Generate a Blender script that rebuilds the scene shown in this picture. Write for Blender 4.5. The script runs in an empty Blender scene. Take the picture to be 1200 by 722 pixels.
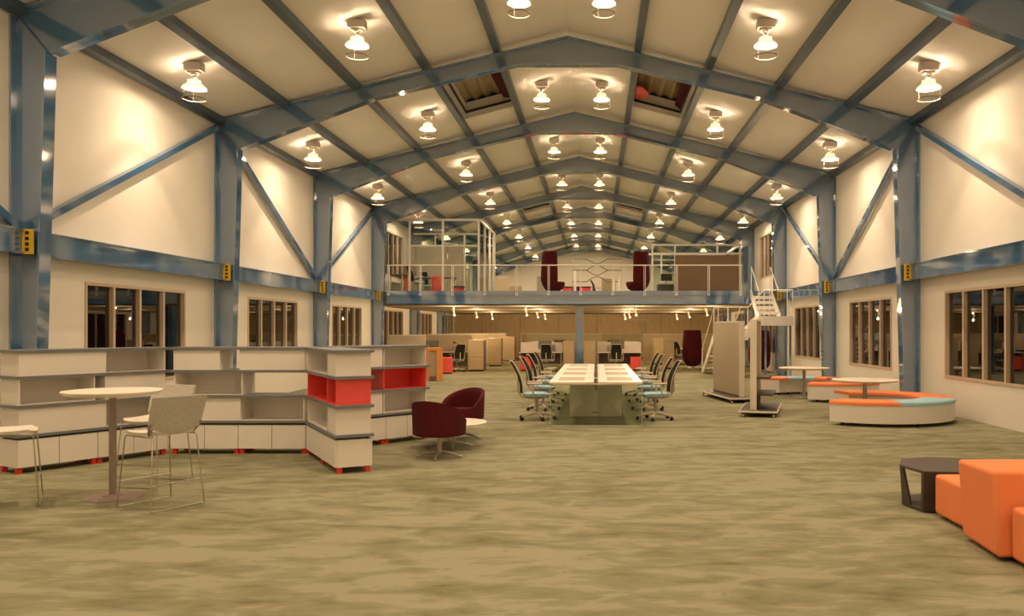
import bpy, bmesh, math, random
from mathutils import Vector, Matrix
random.seed(7)
SC = bpy.context.scene
COL = SC.collection
PI = math.pi
R = math.radians

# ------------------------------------------------------------------ materials
def lin(c):
    return tuple(((v/255.0)/12.92 if v/255.0 <= 0.04045 else ((v/255.0+0.055)/1.055)**2.4) for v in c)

def mat(name, rgb, rough=0.5, metal=0.0, var=0.06, scale=6.0, bump=0.0, ior=1.45, emit=None, stretch=(1, 1, 1), bscale=None, coat=0.0):
    m = bpy.data.materials.new(name); m.use_nodes = True
    nt = m.node_tree; N = nt.nodes; L = nt.links
    b = N['Principled BSDF']
    b.inputs['Roughness'].default_value = rough
    b.inputs['Metallic'].default_value = metal
    b.inputs['IOR'].default_value = ior
    b.inputs['Coat Weight'].default_value = coat
    tc = N.new('ShaderNodeTexCoord'); mp = N.new('ShaderNodeMapping'); mp.inputs['Scale'].default_value = stretch
    L.new(tc.outputs['Object'], mp.inputs['Vector'])
    no = N.new('ShaderNodeTexNoise'); no.inputs['Scale'].default_value = scale; no.inputs['Detail'].default_value = 3
    L.new(mp.outputs['Vector'], no.inputs['Vector'])
    cr = N.new('ShaderNodeValToRGB')
    c = lin(rgb)
    cr.color_ramp.elements[0].position = 0.3; cr.color_ramp.elements[1].position = 0.7
    cr.color_ramp.elements[0].color = tuple(max(0, v*(1-var)) for v in c) + (1,)
    cr.color_ramp.elements[1].color = tuple(min(1, v*(1+var)) for v in c) + (1,)
    L.new(no.outputs['Fac'], cr.inputs['Fac']); L.new(cr.outputs['Color'], b.inputs['Base Color'])
    if bump:
        n2 = N.new('ShaderNodeTexNoise'); n2.inputs['Scale'].default_value = bscale or scale*8; n2.inputs['Detail'].default_value = 4
        L.new(mp.outputs['Vector'], n2.inputs['Vector'])
        bp = N.new('ShaderNodeBump'); bp.inputs['Strength'].default_value = bump; bp.inputs['Distance'].default_value = 0.02
        L.new(n2.outputs['Fac'], bp.inputs['Height']); L.new(bp.outputs['Normal'], b.inputs['Normal'])
    if emit:
        b.inputs['Emission Color'].default_value = emit[0] + (1,); b.inputs['Emission Strength'].default_value = emit[1]
    return m

def glass_mat(name, tint, f0=1.45, rough=0.0, haze=0.0):
    m = bpy.data.materials.new(name); m.use_nodes = True
    nt = m.node_tree; N = nt.nodes; L = nt.links
    for n in list(N): N.remove(n)
    out = N.new('ShaderNodeOutputMaterial'); mx = N.new('ShaderNodeMixShader'); tr = N.new('ShaderNodeBsdfTransparent')
    gl = N.new('ShaderNodeBsdfGlossy'); fr = N.new('ShaderNodeFresnel')
    tr.inputs['Color'].default_value = lin(tint) + (1,)
    gl.inputs['Roughness'].default_value = rough; gl.inputs['Color'].default_value = (1, 1, 1, 1)
    fr.inputs['IOR'].default_value = f0
    L.new(fr.outputs['Fac'], mx.inputs['Fac']); L.new(tr.outputs['BSDF'], mx.inputs[1]); L.new(gl.outputs['BSDF'], mx.inputs[2])
    if haze:
        df = N.new('ShaderNodeBsdfDiffuse'); df.inputs['Color'].default_value = (.75, .75, .72, 1)
        m2 = N.new('ShaderNodeMixShader'); m2.inputs['Fac'].default_value = haze
        L.new(mx.outputs['Shader'], m2.inputs[1]); L.new(df.outputs['BSDF'], m2.inputs[2]); L.new(m2.outputs['Shader'], out.inputs['Surface'])
    else:
        L.new(mx.outputs['Shader'], out.inputs['Surface'])
    return m

def carpet_mat():
    m = bpy.data.materials.new('mottled_carpet'); m.use_nodes = True
    nt = m.node_tree; N = nt.nodes; L = nt.links; b = N['Principled BSDF']
    b.inputs['Roughness'].default_value = 0.95; b.inputs['Specular IOR Level'].default_value = 0.1
    tc = N.new('ShaderNodeTexCoord')
    def noise(scale, stretch, detail, dist=0.0):
        mp = N.new('ShaderNodeMapping'); mp.inputs['Scale'].default_value = stretch
        L.new(tc.outputs['Object'], mp.inputs['Vector'])
        n = N.new('ShaderNodeTexNoise'); n.inputs['Scale'].default_value = scale; n.inputs['Detail'].default_value = detail
        n.inputs['Roughness'].default_value = 0.6; n.inputs['Distortion'].default_value = dist
        L.new(mp.outputs['Vector'], n.inputs['Vector']); return n
    a = noise(3.0, (0.6, 1.25, 1), 9, 0.5)
    c = noise(0.5, (0.6, 1.3, 1), 3)
    d = noise(9.0, (0.45, 1.2, 1), 4)
    ad = N.new('ShaderNodeMath'); ad.operation = 'MULTIPLY_ADD'; ad.inputs[1].default_value = 0.55
    L.new(c.outputs['Fac'], ad.inputs[0]); L.new(a.outputs['Fac'], ad.inputs[2])
    a2 = N.new('ShaderNodeMath'); a2.operation = 'MULTIPLY_ADD'; a2.inputs[1].default_value = 0.32
    L.new(d.outputs['Fac'], a2.inputs[0]); L.new(ad.outputs[0], a2.inputs[2])
    cr = N.new('ShaderNodeValToRGB'); e = cr.color_ramp.elements
    e[0].position = 0.70; e[0].color = lin((105, 103, 76)) + (1,)
    e[1].position = 1.14; e[1].color = lin((144, 142, 117)) + (1,)
    k = e.new(0.83); k.color = lin((122, 121, 94)) + (1,)
    k = e.new(0.95); k.color = lin((134, 132, 107)) + (1,)
    mr = N.new('ShaderNodeMapRange'); mr.inputs['From Min'].default_value = 0.45; mr.inputs['From Max'].default_value = 1.45
    L.new(a2.outputs[0], cr.inputs['Fac'])
    L.new(cr.outputs['Color'], b.inputs['Base Color'])
    n3 = noise(140, (1, 1, 1), 2)
    bp = N.new('ShaderNodeBump'); bp.inputs['Strength'].default_value = 0.25; bp.inputs['Distance'].default_value = 0.006
    L.new(n3.outputs['Fac'], bp.inputs['Height']); L.new(bp.outputs['Normal'], b.inputs['Normal'])
    return m

def wood_panel_mat(name, rgb):
    m = mat(name, rgb, 0.5, var=0.10, scale=3.0, stretch=(4, 4, .4))
    return m

WHITE = (226, 221, 211)
M = dict(
    wall=mat('painted_wall', (225, 220, 208), 0.75, var=0.015, scale=1.2, bump=0.02, bscale=60),
    ceil=mat('ceiling_panel', (240, 236, 227), 0.8, var=0.02, scale=0.8),
    carpet=carpet_mat(),
    steel=mat('blue_steel_paint', (66, 108, 146), 0.05, var=0.05, scale=2.0, ior=3.2),
    purlin=mat('blue_purlin_paint', (62, 82, 100), 0.3, var=0.06, scale=3.0, ior=1.6),
    yellow=mat('yellow_paint', (212, 172, 30), 0.4),
    black=mat('black_plastic', (16, 15, 15), 0.45, var=.1),
    mesh=mat('black_mesh_fabric', (22, 21, 19), 0.8, var=.2, scale=120, bump=.2),
    trim=mat('window_timber', (188, 168, 144), 0.55, var=0.06, scale=4, stretch=(4, 4, .6)),
    glass=glass_mat('window_glass', (120, 125, 122), 2.0),
    cglass=glass_mat('clear_partition_glass', (244, 248, 244), 1.3),
    tglass=glass_mat('green_edge_glass', (243, 247, 238), 1.35),
    gedge=mat('glass_edge', (190, 205, 180), 0.2, var=.03),
    white=mat('white_laminate', WHITE, 0.45, var=0.015, scale=2),
    frame=mat('white_frame_paint', (230, 226, 216), 0.4, var=0.02),
    pad=mat('reflection_band', (176, 163, 138), .5),  # darker tone imitating bands of reflection on the conference table
    cream=mat('warm_white_board', (164, 149, 122), 0.45, var=0.02, scale=2),
    boarde=mat('pale_board_edge', (215, 205, 186), 0.4, var=.02),
    shelf=mat('grey_shelf_board', (112, 116, 118), 0.45, var=0.05, scale=5),
    red=mat('red_lacquer', (232, 82, 74), 0.4, var=.03),
    footred=mat('red_plastic_foot', (215, 55, 40), 0.4, var=.03),
    dark=mat('dark_gap', (26, 25, 26), 0.6),
    grey=mat('warm_grey_metal', (148, 132, 122), 0.35, metal=.25, var=.04),
    chrome=mat('chrome_wire', (178, 170, 155), 0.3, metal=.9, var=.02),
    boucle=mat('grey_boucle_fabric', (186, 182, 172), 0.9, var=.22, scale=90, bump=.35, bscale=160),
    seatpad=mat('pale_seat_fabric', (214, 206, 194), 0.85, var=.08, scale=70, bump=.15),
    maroon=mat('maroon_velvet', (74, 4, 12), 1.0, var=.16, scale=18, bump=.15, bscale=120),
    brushed=mat('brushed_steel', (176, 168, 156), 0.35, metal=.5, var=.05, scale=20, stretch=(1, 1, 12)),
    tablew=mat('pale_table_laminate', (238, 228, 212), 0.33, var=.012, scale=2),
    orange=mat('orange_fabric', (232, 134, 82), 0.85, var=.012, scale=40, bump=.08, bscale=200),
    orangew=mat('orange_birch', (232, 150, 78), 0.5, var=.08, scale=5, stretch=(6, 6, .7)),
    teal=mat('light_blue_fabric', (156, 194, 206), 0.85, var=.07, scale=50, bump=.08, bscale=200),
    taupe=mat('taupe_metal', (68, 58, 51), 0.5, var=.14, scale=4, stretch=(1, 1, .3)),
    beige=mat('beige_plastic', (198, 184, 160), 0.4, var=.03),
    tambour=mat('beige_tambour', (178, 158, 128), 0.5, var=.03),
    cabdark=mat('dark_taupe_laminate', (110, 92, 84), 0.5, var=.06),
    desk=mat('grey_desk_laminate', (214, 206, 200), 0.35, var=.02),
    deskunder=mat('grey_modesty_board', (120, 110, 106), 0.6, var=.05),
    panel=mat('screen_fabric', (196, 178, 150), 0.85, var=.05, scale=40, bump=.06, bscale=160),
    panelg=mat('grey_screen_fabric', (178, 168, 150), 0.85, var=.04, scale=40, bump=.06, bscale=160),
    brown=mat('brown_board_fabric', (112, 90, 68), 0.85, var=.07, scale=40, bump=.06, bscale=160),
    wood=wood_panel_mat('brown_wall_panel', (190, 164, 124)),
    sheet=mat('corrugated_sheet', (148, 132, 96), 0.5, var=.05),
    monitor=mat('monitor_grey', (104, 100, 92), 0.35, var=.06),
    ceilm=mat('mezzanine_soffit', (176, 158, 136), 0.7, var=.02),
    shade=mat('white_enamel_shade', (240, 238, 230), 0.35, var=.01),
    ringm=mat('ring_grey', (92, 84, 74), 0.4, var=.05),
    lampg=mat('lamp_grey', (176, 166, 152), 0.45, var=.05),
    bulb=mat('glowing_bulb', (255, 240, 210), 0.4, emit=((1.0, .78, .42), 26.0)),
    spotglow=mat('glowing_spot_lens', (255, 240, 210), 0.4, emit=((1.0, .74, .40), 14.0)),
)

# thin enamelled glass shade: some of the bulb's light comes through it
_m = M['shade_glass'] = mat('frosted_glass_shade', (244, 240, 230), 0.35, var=.01)
_n = _m.node_tree.nodes; _l = _m.node_tree.links
_t = _n.new('ShaderNodeBsdfTranslucent'); _t.inputs['Color'].default_value = (.9, .88, .82, 1)
_x = _n.new('ShaderNodeMixShader'); _x.inputs['Fac'].default_value = .7
_l.new(_n['Principled BSDF'].outputs['BSDF'], _x.inputs[1]); _l.new(_t.outputs['BSDF'], _x.inputs[2]); _l.new(_x.outputs['Shader'], _n['Material Output'].inputs['Surface'])

# ------------------------------------------------------------------ mesh helper
class MB:
    def __init__(s): s.v = []; s.f = []
    def add(s, vs, fs):
        o = len(s.v); s.v += [tuple(v) for v in vs]; s.f += [tuple(i+o for i in f) for f in fs]; return s
    def box(s, x0, y0, z0, x1, y1, z1, m=None):
        x0, x1 = min(x0, x1), max(x0, x1); y0, y1 = min(y0, y1), max(y0, y1); z0, z1 = min(z0, z1), max(z0, z1)
        vs = [Vector(p) for p in ((x0,y0,z0),(x1,y0,z0),(x1,y1,z0),(x0,y1,z0),(x0,y0,z1),(x1,y0,z1),(x1,y1,z1),(x0,y1,z1))]
        if m: vs = [m @ v for v in vs]
        return s.add(vs, [(0,3,2,1),(4,5,6,7),(0,1,5,4),(1,2,6,5),(2,3,7,6),(3,0,4,7)])
    def prism(s, pts, axis, a, b):
        n = len(pts)
        def P(p, t):
            return (p[0], t, p[1]) if axis == 'y' else ((t, p[0], p[1]) if axis == 'x' else (p[0], p[1], t))
        vs = [P(p, a) for p in pts] + [P(p, b) for p in pts]
        fs = [tuple(range(n))[::-1], tuple(range(n, 2*n))] + [(i, (i+1) % n, n+(i+1) % n, n+i) for i in range(n)]
        return s.add(vs, fs)
    def bar(s, a, b, w, h, up=(0, 0, 1)):
        a = Vector(a); b = Vector(b); d = (b-a).normalized(); u = Vector(up)
        if abs(d.dot(u)) > .98: u = Vector((0, 1, 0))
        x = d.cross(u).normalized(); z = x.cross(d)
        vs = [p + x*i*w/2 + z*j*h/2 for p in (a, b) for i, j in ((-1,-1),(1,-1),(1,1),(-1,1))]
        return s.add(vs, [(0,1,2,3),(7,6,5,4),(0,4,5,1),(1,5,6,2),(2,6,7,3),(3,7,4,0)])
    def tube(s, path, r, n=8, closed=False):
        P = [Vector(p) for p in path]; k = len(P)
        rs = r if isinstance(r, (list, tuple)) else [r]*k
        rings = []; prev = None
        for i, p in enumerate(P):
            if closed: t = (P[(i+1) % k]-P[i-1]).normalized()
            else: t = ((P[min(i+1, k-1)]-P[max(i-1, 0)])).normalized()
            if prev is None:
                u = Vector((0, 0, 1)) if abs(t.z) < .9 else Vector((1, 0, 0))
                x = t.cross(u).normalized()
            else:
                x = (prev - t*prev.dot(t)).normalized()
            prev = x; y = t.cross(x)
            rings.append([p + (x*math.cos(2*PI*j/n)+y*math.sin(2*PI*j/n))*rs[i] for j in range(n)])
        vs = [q for r_ in rings for q in r_]; fs = []
        for i in range(k if closed else k-1):
            a = i*n; b = ((i+1) % k)*n
            fs += [(a+j, a+(j+1) % n, b+(j+1) % n, b+j) for j in range(n)]
        if not closed: fs += [tuple(range(n))[::-1], tuple(range((k-1)*n, k*n))]
        return s.add(vs, fs)
    def lathe(s, prof, n=24, c=(0, 0, 0), cap=True):
        vs = []; fs = []; k = len(prof)
        for r, z in prof:
            vs += [(c[0]+max(r, 1e-4)*math.cos(2*PI*j/n), c[1]+max(r, 1e-4)*math.sin(2*PI*j/n), c[2]+z) for j in range(n)]
        for i in range(k-1):
            fs += [(i*n+j, i*n+(j+1) % n, (i+1)*n+(j+1) % n, (i+1)*n+j) for j in range(n)]
        if cap: fs += [tuple(range(n))[::-1], tuple(range((k-1)*n, k*n))]
        return s.add(vs, fs)
    def shell(s, fn, nu, nv):
        """closed thick sheet: fn(u,v) -> (outer, inner)"""
        O = []; I = []
        for i in range(nu+1):
            for j in range(nv+1):
                o, n_ = fn(i/nu, j/nv); O.append(o); I.append(n_)
        k = len(O); w = nv+1; fs = []
        for i in range(nu):
            for j in range(nv):
                a, b, c, d = i*w+j, (i+1)*w+j, (i+1)*w+j+1, i*w+j+1
                fs += [(a, b, c, d), (k+d, k+c, k+b, k+a)]
        for i in range(nu):
            for j in (0, nv):
                a, b = i*w+j, (i+1)*w+j; fs.append((a, b, k+b, k+a))
        for j in range(nv):
            for i in (0, nu):
                a, b = i*w+j, i*w+j+1; fs.append((a, b, k+b, k+a))
        return s.add(O+I, fs)
    def build(s, name, m, parent=None, smooth=False, bevel=0.0, seg=2, loc=None):
        me = bpy.data.meshes.new(name)
        me.from_pydata(s.v, [], s.f)
        bm = bmesh.new(); bm.from_mesh(me); bmesh.ops.recalc_face_normals(bm, faces=bm.faces); bm.to_mesh(me); bm.free()
        me.materials.append(m if not isinstance(m, str) else M[m])
        o = bpy.data.objects.new(name, me); COL.objects.link(o)
        if smooth:
            for p in me.polygons: p.use_smooth = True
            me.set_sharp_from_angle(angle=R(40))
        if bevel:
            b = o.modifiers.new('bevel', 'BEVEL'); b.width = bevel; b.segments = seg; b.limit_method = 'ANGLE'; b.angle_limit = R(35)
            for p in me.polygons: p.use_smooth = True
            me.set_sharp_from_angle(angle=R(40))
        if parent is not None: o.parent = parent
        if loc: o.location = loc
        return o

def tag(o, label, cat, group=None):
    o['label'] = label; o['category'] = cat
    if group: o['group'] = group
    return o
def thing(name, label, cat, loc=(0, 0, 0), rz=0.0, group=None):
    o = bpy.data.objects.new(name, None); COL.objects.link(o)
    o.empty_display_size = .2; o.location = loc; o.rotation_euler = (0, 0, rz)
    return tag(o, label, cat, group)
def struct(name, mb, m, **k):
    o = mb.build(name, m, **k); o['kind'] = 'structure'; return o
def dup(root, loc, rz=None, label=None):
    def cp(o, parent):
        c = o.copy(); COL.objects.link(c)
        if parent is not None: c.parent = parent
        for ch in o.children: cp(ch, c)
        return c
    r = cp(root, None); r.location = loc
    if rz is not None: r.rotation_euler = (0, 0, rz)
    if label: r['label'] = label
    return r

ORD = ['first', 'second', 'third', 'fourth', 'fifth', 'sixth', 'seventh', 'eighth', 'ninth']

# ------------------------------------------------------------------ the hall
HW = 7.4                      # half width of the hall
BAY = 6.0
F = [11.28 + BAY*k for k in range(9)]    # portal frames, 11.28 .. 59.28
Y0, Y1 = -0.72, 59.6
def zc(x): return 6.045 + (HW-abs(x))*0.262       # underside of the ceiling
def zr(x): return 6.02 + (HW-abs(x))*0.2405      # top of the rafters
CAMX = 0.6

def sheet_with_holes(umin, umax, vmin, vmax, holes, fn):
    us = sorted(set([umin, umax] + [h[i] for h in holes for i in (0, 1)]))
    vs = sorted(set([vmin, vmax] + [h[i] for h in holes for i in (2, 3)]))
    mb = MB(); idx = {}
    def V(u, v):
        if (u, v) not in idx:
            idx[(u, v)] = len(mb.v); mb.v.append(tuple(fn(u, v)))
        return idx[(u, v)]
    for a, b in zip(us, us[1:]):
        for c, d in zip(vs, vs[1:]):
            mu, mv = (a+b)/2, (c+d)/2
            if any(h[0] < mu < h[1] and h[2] < mv < h[3] for h in holes): continue
            mb.f.append((V(a, c), V(b, c), V(b, d), V(a, d)))
    return mb

def rect_grid(mb, a, b, c, d):
    mb.add([a, b, c, d], [(0, 1, 2, 3)])

# floor
struct('floor', MB().box(-HW-.3, Y0-.3, -.15, HW+.3, Y1+.3, 0), 'carpet')

# windows (bay position): lower ones z .70-2.39, upper ones z 3.71-5.43
low = [(k, F[k]+1.54, F[k]+4.67) for k in range(0, 6)]
upp = [(k, F[k]+1.54, F[k]+4.67) for k in range(3, 7)]
holes = [(a, b, .70, 2.39) for k, a, b in low] + [(a, b, 3.71, 5.43) for k, a, b in upp]
for side, nm in ((-1, 'wall_left'), (1, 'wall_right')):
    mb = sheet_with_holes(Y0, Y1, 0, 6.2, holes, lambda u, v: (side*HW, u, v))
    # outer skin and reveals give the wall its thickness
    mo = sheet_with_holes(Y0, Y1, 0, 6.2, holes, lambda u, v: (side*(HW+.25), u, v))
    mb.add(mo.v, mo.f)
    for a, b, c, d in holes:
        x0, x1 = side*HW, side*(HW+.25)
        rect_grid(mb, (x0, a, c), (x0, b, c), (x1, b, c), (x1, a, c)); rect_grid(mb, (x0, a, d), (x0, b, d), (x1, b, d), (x1, a, d))
        rect_grid(mb, (x0, a, c), (x0, a, d), (x1, a, d), (x1, a, c)); rect_grid(mb, (x0, b, c), (x0, b, d), (x1, b, d), (x1, b, c))
    me = bpy.data.meshes.new(nm); me.from_pydata(mb.v, [], mb.f); me.materials.append(M['wall'])
    o = bpy.data.objects.new(nm, me); COL.objects.link(o); o['kind'] = 'structure'

n = 0
for side in (-1, 1):
    for k, a, b, z0, z1 in [(k, a, b, .70, 2.39) for k, a, b in low] + [(k, a, b, 3.71, 5.43) for k, a, b in upp]:
        n += 1
        xf = side*(HW-.015); xb = side*(HW+.16); t = .05
        fr = MB()
        fr.box(xf, a, z0, xb, b, z0+t); fr.box(xf, a, z1-t, xb, b, z1); fr.box(xf, a, z0+t, xb, a+t, z1-t); fr.box(xf, b-t, z0+t, xb, b, z1-t)
        w = struct('window_%d' % n, fr, 'trim')
        for j in (1, 2, 3):
            yc = a + (b-a)*j/4
            MB().box(side*(HW-.005), yc-.032, z0+t, side*(HW+.09), yc+.032, z1-t).build('mullion', 'trim', w)
        MB().box(side*(HW+.062), a+t, z0+t, side*(HW+.070), b-t, z1-t).build('glass_pane', 'glass', w)

# end walls
gable = [(-HW-.25, 0), (HW+.25, 0), (HW+.25, 6.3), (0, 8.1), (-HW-.25, 6.3)]
struct('wall_back', MB().prism(gable, 'y', Y1, Y1+.2), 'wall')
struct('wall_front', MB().prism(gable, 'y', Y0-.2, Y0), 'wall')

# ceiling, two slopes, with four rooflight openings in the panels next to the ridge panels
sky = [(18.0, 21.75), (36.2, 39.6)]
x_in, x_out = 1.58, 2.86
cm = MB()
for side in (-1, 1):
    hs = [(x_in, x_out, a, b) for a, b in sky]
    s_ = sheet_with_holes(0, HW+.25, Y0, Y1, hs, lambda u, v: (side*u, v, zc(u)))
    cm.add(s_.v, s_.f)
    s_ = sheet_with_holes(0, HW+.25, Y0, Y1, hs, lambda u, v: (side*u, v, zc(u)+.12))
    cm.add(s_.v, s_.f)
me = bpy.data.meshes.new('ceiling'); me.from_pydata(cm.v, [], cm.f); me.materials.append(M['ceil'])
o = bpy.data.objects.new('ceiling', me); COL.objects.link(o); o['kind'] = 'structure'

# rooflights: white upstand, dark rim, corrugated sheet above and a maroon blind
for i, (a, b) in enumerate(sky):
    for side, sn in ((-1, 'left'), (1, 'right')):
        t = thing('rooflight', '%s rooflight opening in the %s roof slope with corrugated cover' % (['near', 'far'][i], sn), 'rooflight', (side*(x_in+x_out)/2, (a+b)/2, zc((x_in+x_out)/2)))
        L0 = Vector(t.location)
        def W(u, v, h): return Vector((side*u, v, zc(u)+h)) - L0
        up = MB()
        H = .42
        for p, q in (((x_in, a), (x_out, a)), ((x_out, a), (x_out, b)), ((x_out, b), (x_in, b)), ((x_in, b), (x_in, a))):
            d = .05
            def off(pt):
                u, v = pt
                return (u + (d if u == x_out else -d), v + (d if v == b else -d))
            vs = [W(*p, 0), W(*q, 0), W(*q, H), W(*p, H), W(*off(p), .0), W(*off(q), .0), W(*off(q), H), W(*off(p), H)]
            up.add(vs, [(0, 1, 2, 3), (7, 6, 5, 4), (0, 4, 5, 1), (3, 2, 6, 7)])
        up.build('upstand', 'white', t)
        rim = MB()
        for p, q in (((x_in, b-.03), (x_out, b-.03)), ((x_out-.02, a), (x_out-.02, b)), ((x_in+.02, a), (x_in+.02, b))):
            rim.bar(W(*p, .16), W(*q, .16), .04, .05)
        rim.build('rim', 'dark', t)
        co = MB(); nn = 40; vs = []
        for j in range(nn+1):
            u = x_in-.1 + (x_out-x_in+.2)*j/nn
            h = .5 + .035*math.sin(j*2*PI/8)
            vs += [W(u, a-.1, h), W(u, b+.1, h)]
        co.add(vs, [(2*j, 2*j+1, 2*j+3, 2*j+2) for j in range(nn)]).build('corrugated_cover', 'sheet', t, smooth=True)
        bl = MB()
        ue = x_in if side < 0 else x_out
        dd = .34 if side < 0 else -.2
        vs = [W(ue, a, .22), W(ue+dd*1.3, a, .30), W(ue+dd*.8, b, .30), W(ue, b, .22)]
        vs += [v+Vector((0, 0, .03)) for v in vs]
        bl.add(vs, [(0, 1, 2, 3), (7, 6, 5, 4), (0, 4, 5, 1), (1, 5, 6, 2), (2, 6, 7, 3), (3, 7, 4, 0)]).build('maroon_blind', 'maroon', t)
        if side > 0:
            rb = MB(); vs = [W(x_in+.01, b-.9, .24), W(x_in+.2, b-.95, .26), W(x_in+.38, b-.55, .28), W(x_in+.36, b-.12, .26), W(x_in+.01, b-.06, .2)]
            vs += [v+Vector((0, 0, .05)) for v in vs]
            rb.add(vs, [(0, 1, 2, 3, 4), (9, 8, 7, 6, 5)] + [(j, (j+1) % 5, 5+(j+1) % 5, 5+j) for j in range(5)]).build('red_flap', 'red', t)

# purlins: five lines on each slope, the lowest along the eaves
for side, sn in ((-1, 'left'), (1, 'right')):
    for j in range(5):
        u = HW - HW*j/5 - (.13 if j == 0 else 0)
        mb = MB(); w = .068
        pts = [(side*(u-w), zc(u-w)-.001), (side*(u+w), zc(u+w)-.001), (side*(u+w), zc(u+w)-.135), (side*(u-w), zc(u-w)-.135)]
        mb.prism(pts, 'y', Y0+.02, Y1-.02)
        o = mb.build('roof_purlin', 'purlin')
        lab = ('blue grey purlin along the %s eaves where roof meets wall' % sn) if j == 0 else ('blue grey roof purlin on the %s slope, %s line up from the eaves' % (sn, ORD[j-1]))
        tag(o, lab, 'purlin', 'roof purlins')
        if j == 0:
            struct('trim_%d' % (1 if side < 0 else 2), MB().box(side*(HW-.002), Y0, 5.93, side*(HW-.035), Y1, 5.965), 'frame')

# portal frames
def rafter_bottom(side):
    return [(side*6.85, 5.43), (side*4.05, zr(4.05)-.33), (side*1.05, 7.20), (0, 7.20)]
def strip(mb, a, b, th, y0, y1, inward):
    """flat flange along the line a-b in the XZ plane, thickness th to the side given by inward"""
    a = Vector((a[0], 0, a[1])); b = Vector((b[0], 0, b[1])); nrm = Vector((inward[0], 0, inward[1])).normalized()
    d = (b-a).normalized(); nrm = (nrm - d*nrm.dot(d)).normalized()*th
    vs = []
    for y in (y0, y1):
        for p in (a, b, b+nrm, a+nrm): vs.append((p.x, y, p.z))
    mb.add(vs, [(0, 1, 2, 3), (7, 6, 5, 4), (0, 4, 5, 1), (1, 5, 6, 2), (2, 6, 7, 3), (3, 7, 4, 0)])
FW = .12
fr0 = None
for k in range(9):
    if fr0 is None:
        fr0 = thing('portal_frame', '', 'steel frame', (0, 0, 0), 0, 'portal frames')
        for side in (-1, 1):
            c = MB()
            xo = side*(HW-.004)
            bot, top = side*7.06, side*6.90
            c.prism([(xo, 0), (bot, 0), (top, 5.45), (side*6.9, zr(6.9)-.03), (xo, zr(HW)-.03)], 'y', -.012, .012)
            strip(c, (xo, 0), (xo, zr(HW)-.02), .03, -FW, FW, (-side, 0))
            strip(c, (bot, 0), (top, 5.43), .03, -FW, FW, (side, 0))
            # stiffeners at the knee
            strip(c, (side*6.92, 5.44), (side*7.36, 5.98), .015, -FW+.05, FW-.05, (side, 1))
            c.build('column', 'steel', fr0)
            r = MB(); pb = rafter_bottom(side)
            poly = [(side*6.9, zr(6.9)-.012), (0, zr(0)-.012)] + pb[::-1] + [(side*6.9, 5.43)]
            r.prism(poly, 'y', -.0115, .0115)
            strip(r, (side*HW*.997, zr(HW*.997)), (0, zr(0)), .028, -FW, FW, (0, -1))
            for p, q in zip(pb, pb[1:]): strip(r, p, q, .03, -FW, FW, (0, 1))
            # end plate at the knee and at the ridge
            r.build('rafter', 'steel', fr0)
        fr0.location = (0, F[0], 0); o = fr0
    else:
        o = dup(fr0, (0, F[k], 0))
    o['label'] = 'blue steel portal frame spanning the hall, ' + ('nearest of the row' if k == 0 else ('furthest of the row, by the gable' if k == 8 else '%s from the front' % ORD[k]))

# side girders between the columns, with yellow bolted end plate
BN = ['overhead bay beside the viewer', 'first bay', 'second bay', 'third bay']
g0 = {}
for side, sn in ((-1, 'left'), (1, 'right')):
    for k in range(-1, 3):
        y0 = F[0]+BAY*k
        lab = 'blue steel girder along the %s wall, %s' % (sn, ['from the viewer to the nearest column', 'between nearest and second columns', 'between second and third columns', 'between third column and mezzanine'][k+1])
        if side not in g0:
            t = thing('wall_girder', lab, 'girder', (side*HW, y0, 2.67), 0, 'wall girders'); g0[side] = t
            g = MB(); X = lambda d: -side*d
            g.box(X(.20), .13, .02, X(.22), BAY-.14, .32)
            g.box(X(.006), .13, 0, X(.25), BAY-.14, .022); g.box(X(.006), .13, .318, X(.25), BAY-.14, .34)
            g.build('beam', 'steel', t)
            e = MB().box(X(.215), BAY-.17, -.005, X(.36), BAY-.142, .335).build('end_plate', 'yellow', t); e['label'] = 'yellow end plate with dark bolts'
            for z in (.05, .125, .2, .275):
                MB().box(X(.265), BAY-.182, z-.012, X(.31), BAY-.17, z+.03).build('bolt', 'dark', e)
        else: dup(g0[side], (side*HW, y0, 2.67), label=lab)

# diagonal wall braces
for side, sn in ((-1, 'left'), (1, 'right')):
    for k, up_far in ((-1, False), (0, True), (1, False), (2, True)):
        y0 = F[0]+BAY*k; x = side*(HW-.09)
        a = (x, y0+.2, 3.10 if up_far else 5.85); b = (x, y0+BAY-.2, 5.85 if up_far else 3.10)
        mb = MB(); mb.bar(a, b, .1, .1, up=(1, 0, 0))
        o = mb.build('wall_brace', 'steel')
        tag(o, 'blue diagonal brace on the %s wall %s' % (sn, ['falling towards the nearest column', 'rising from the nearest to the second column', 'falling from the second to the third column', 'rising from the third column to the fourth'][k+1]), 'brace', 'wall braces')

# ------------------------------------------------------------------ ceiling lamps
LC = (1.0, .73, .49)
def point(name, loc, e, r, parent=None, col=LC, spot=None):
    l = bpy.data.lights.new(name, 'SPOT' if spot else 'POINT'); l.energy = e; l.color = col; l.shadow_soft_size = r
    if spot: l.spot_size = R(spot[0]); l.spot_blend = spot[1]
    o = bpy.data.objects.new(name, l); COL.objects.link(o); o.location = loc
    if parent is not None: o.parent = parent
    return o
LAMP_E, UP_E = 365.0, 8.0
lamp0 = thing('ceiling_lamp', '', 'ceiling lamp', (0, 0, 0), 0, 'dome lamps under the roof')
c = MB(); c.box(-.15, -.09, -.15, .15, .09, 0); c.box(-.10, -.06, -.19, .10, .06, -.15); c.build('canopy', 'lampg', lamp0, bevel=.008)
c = MB().lathe([(.055, -.19), (.055, -.215), (.03, -.22), (.025, -.245), (.03, -.25), (.03, -.262)], 16); c.build('neck', 'lampg', lamp0, smooth=True)
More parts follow.
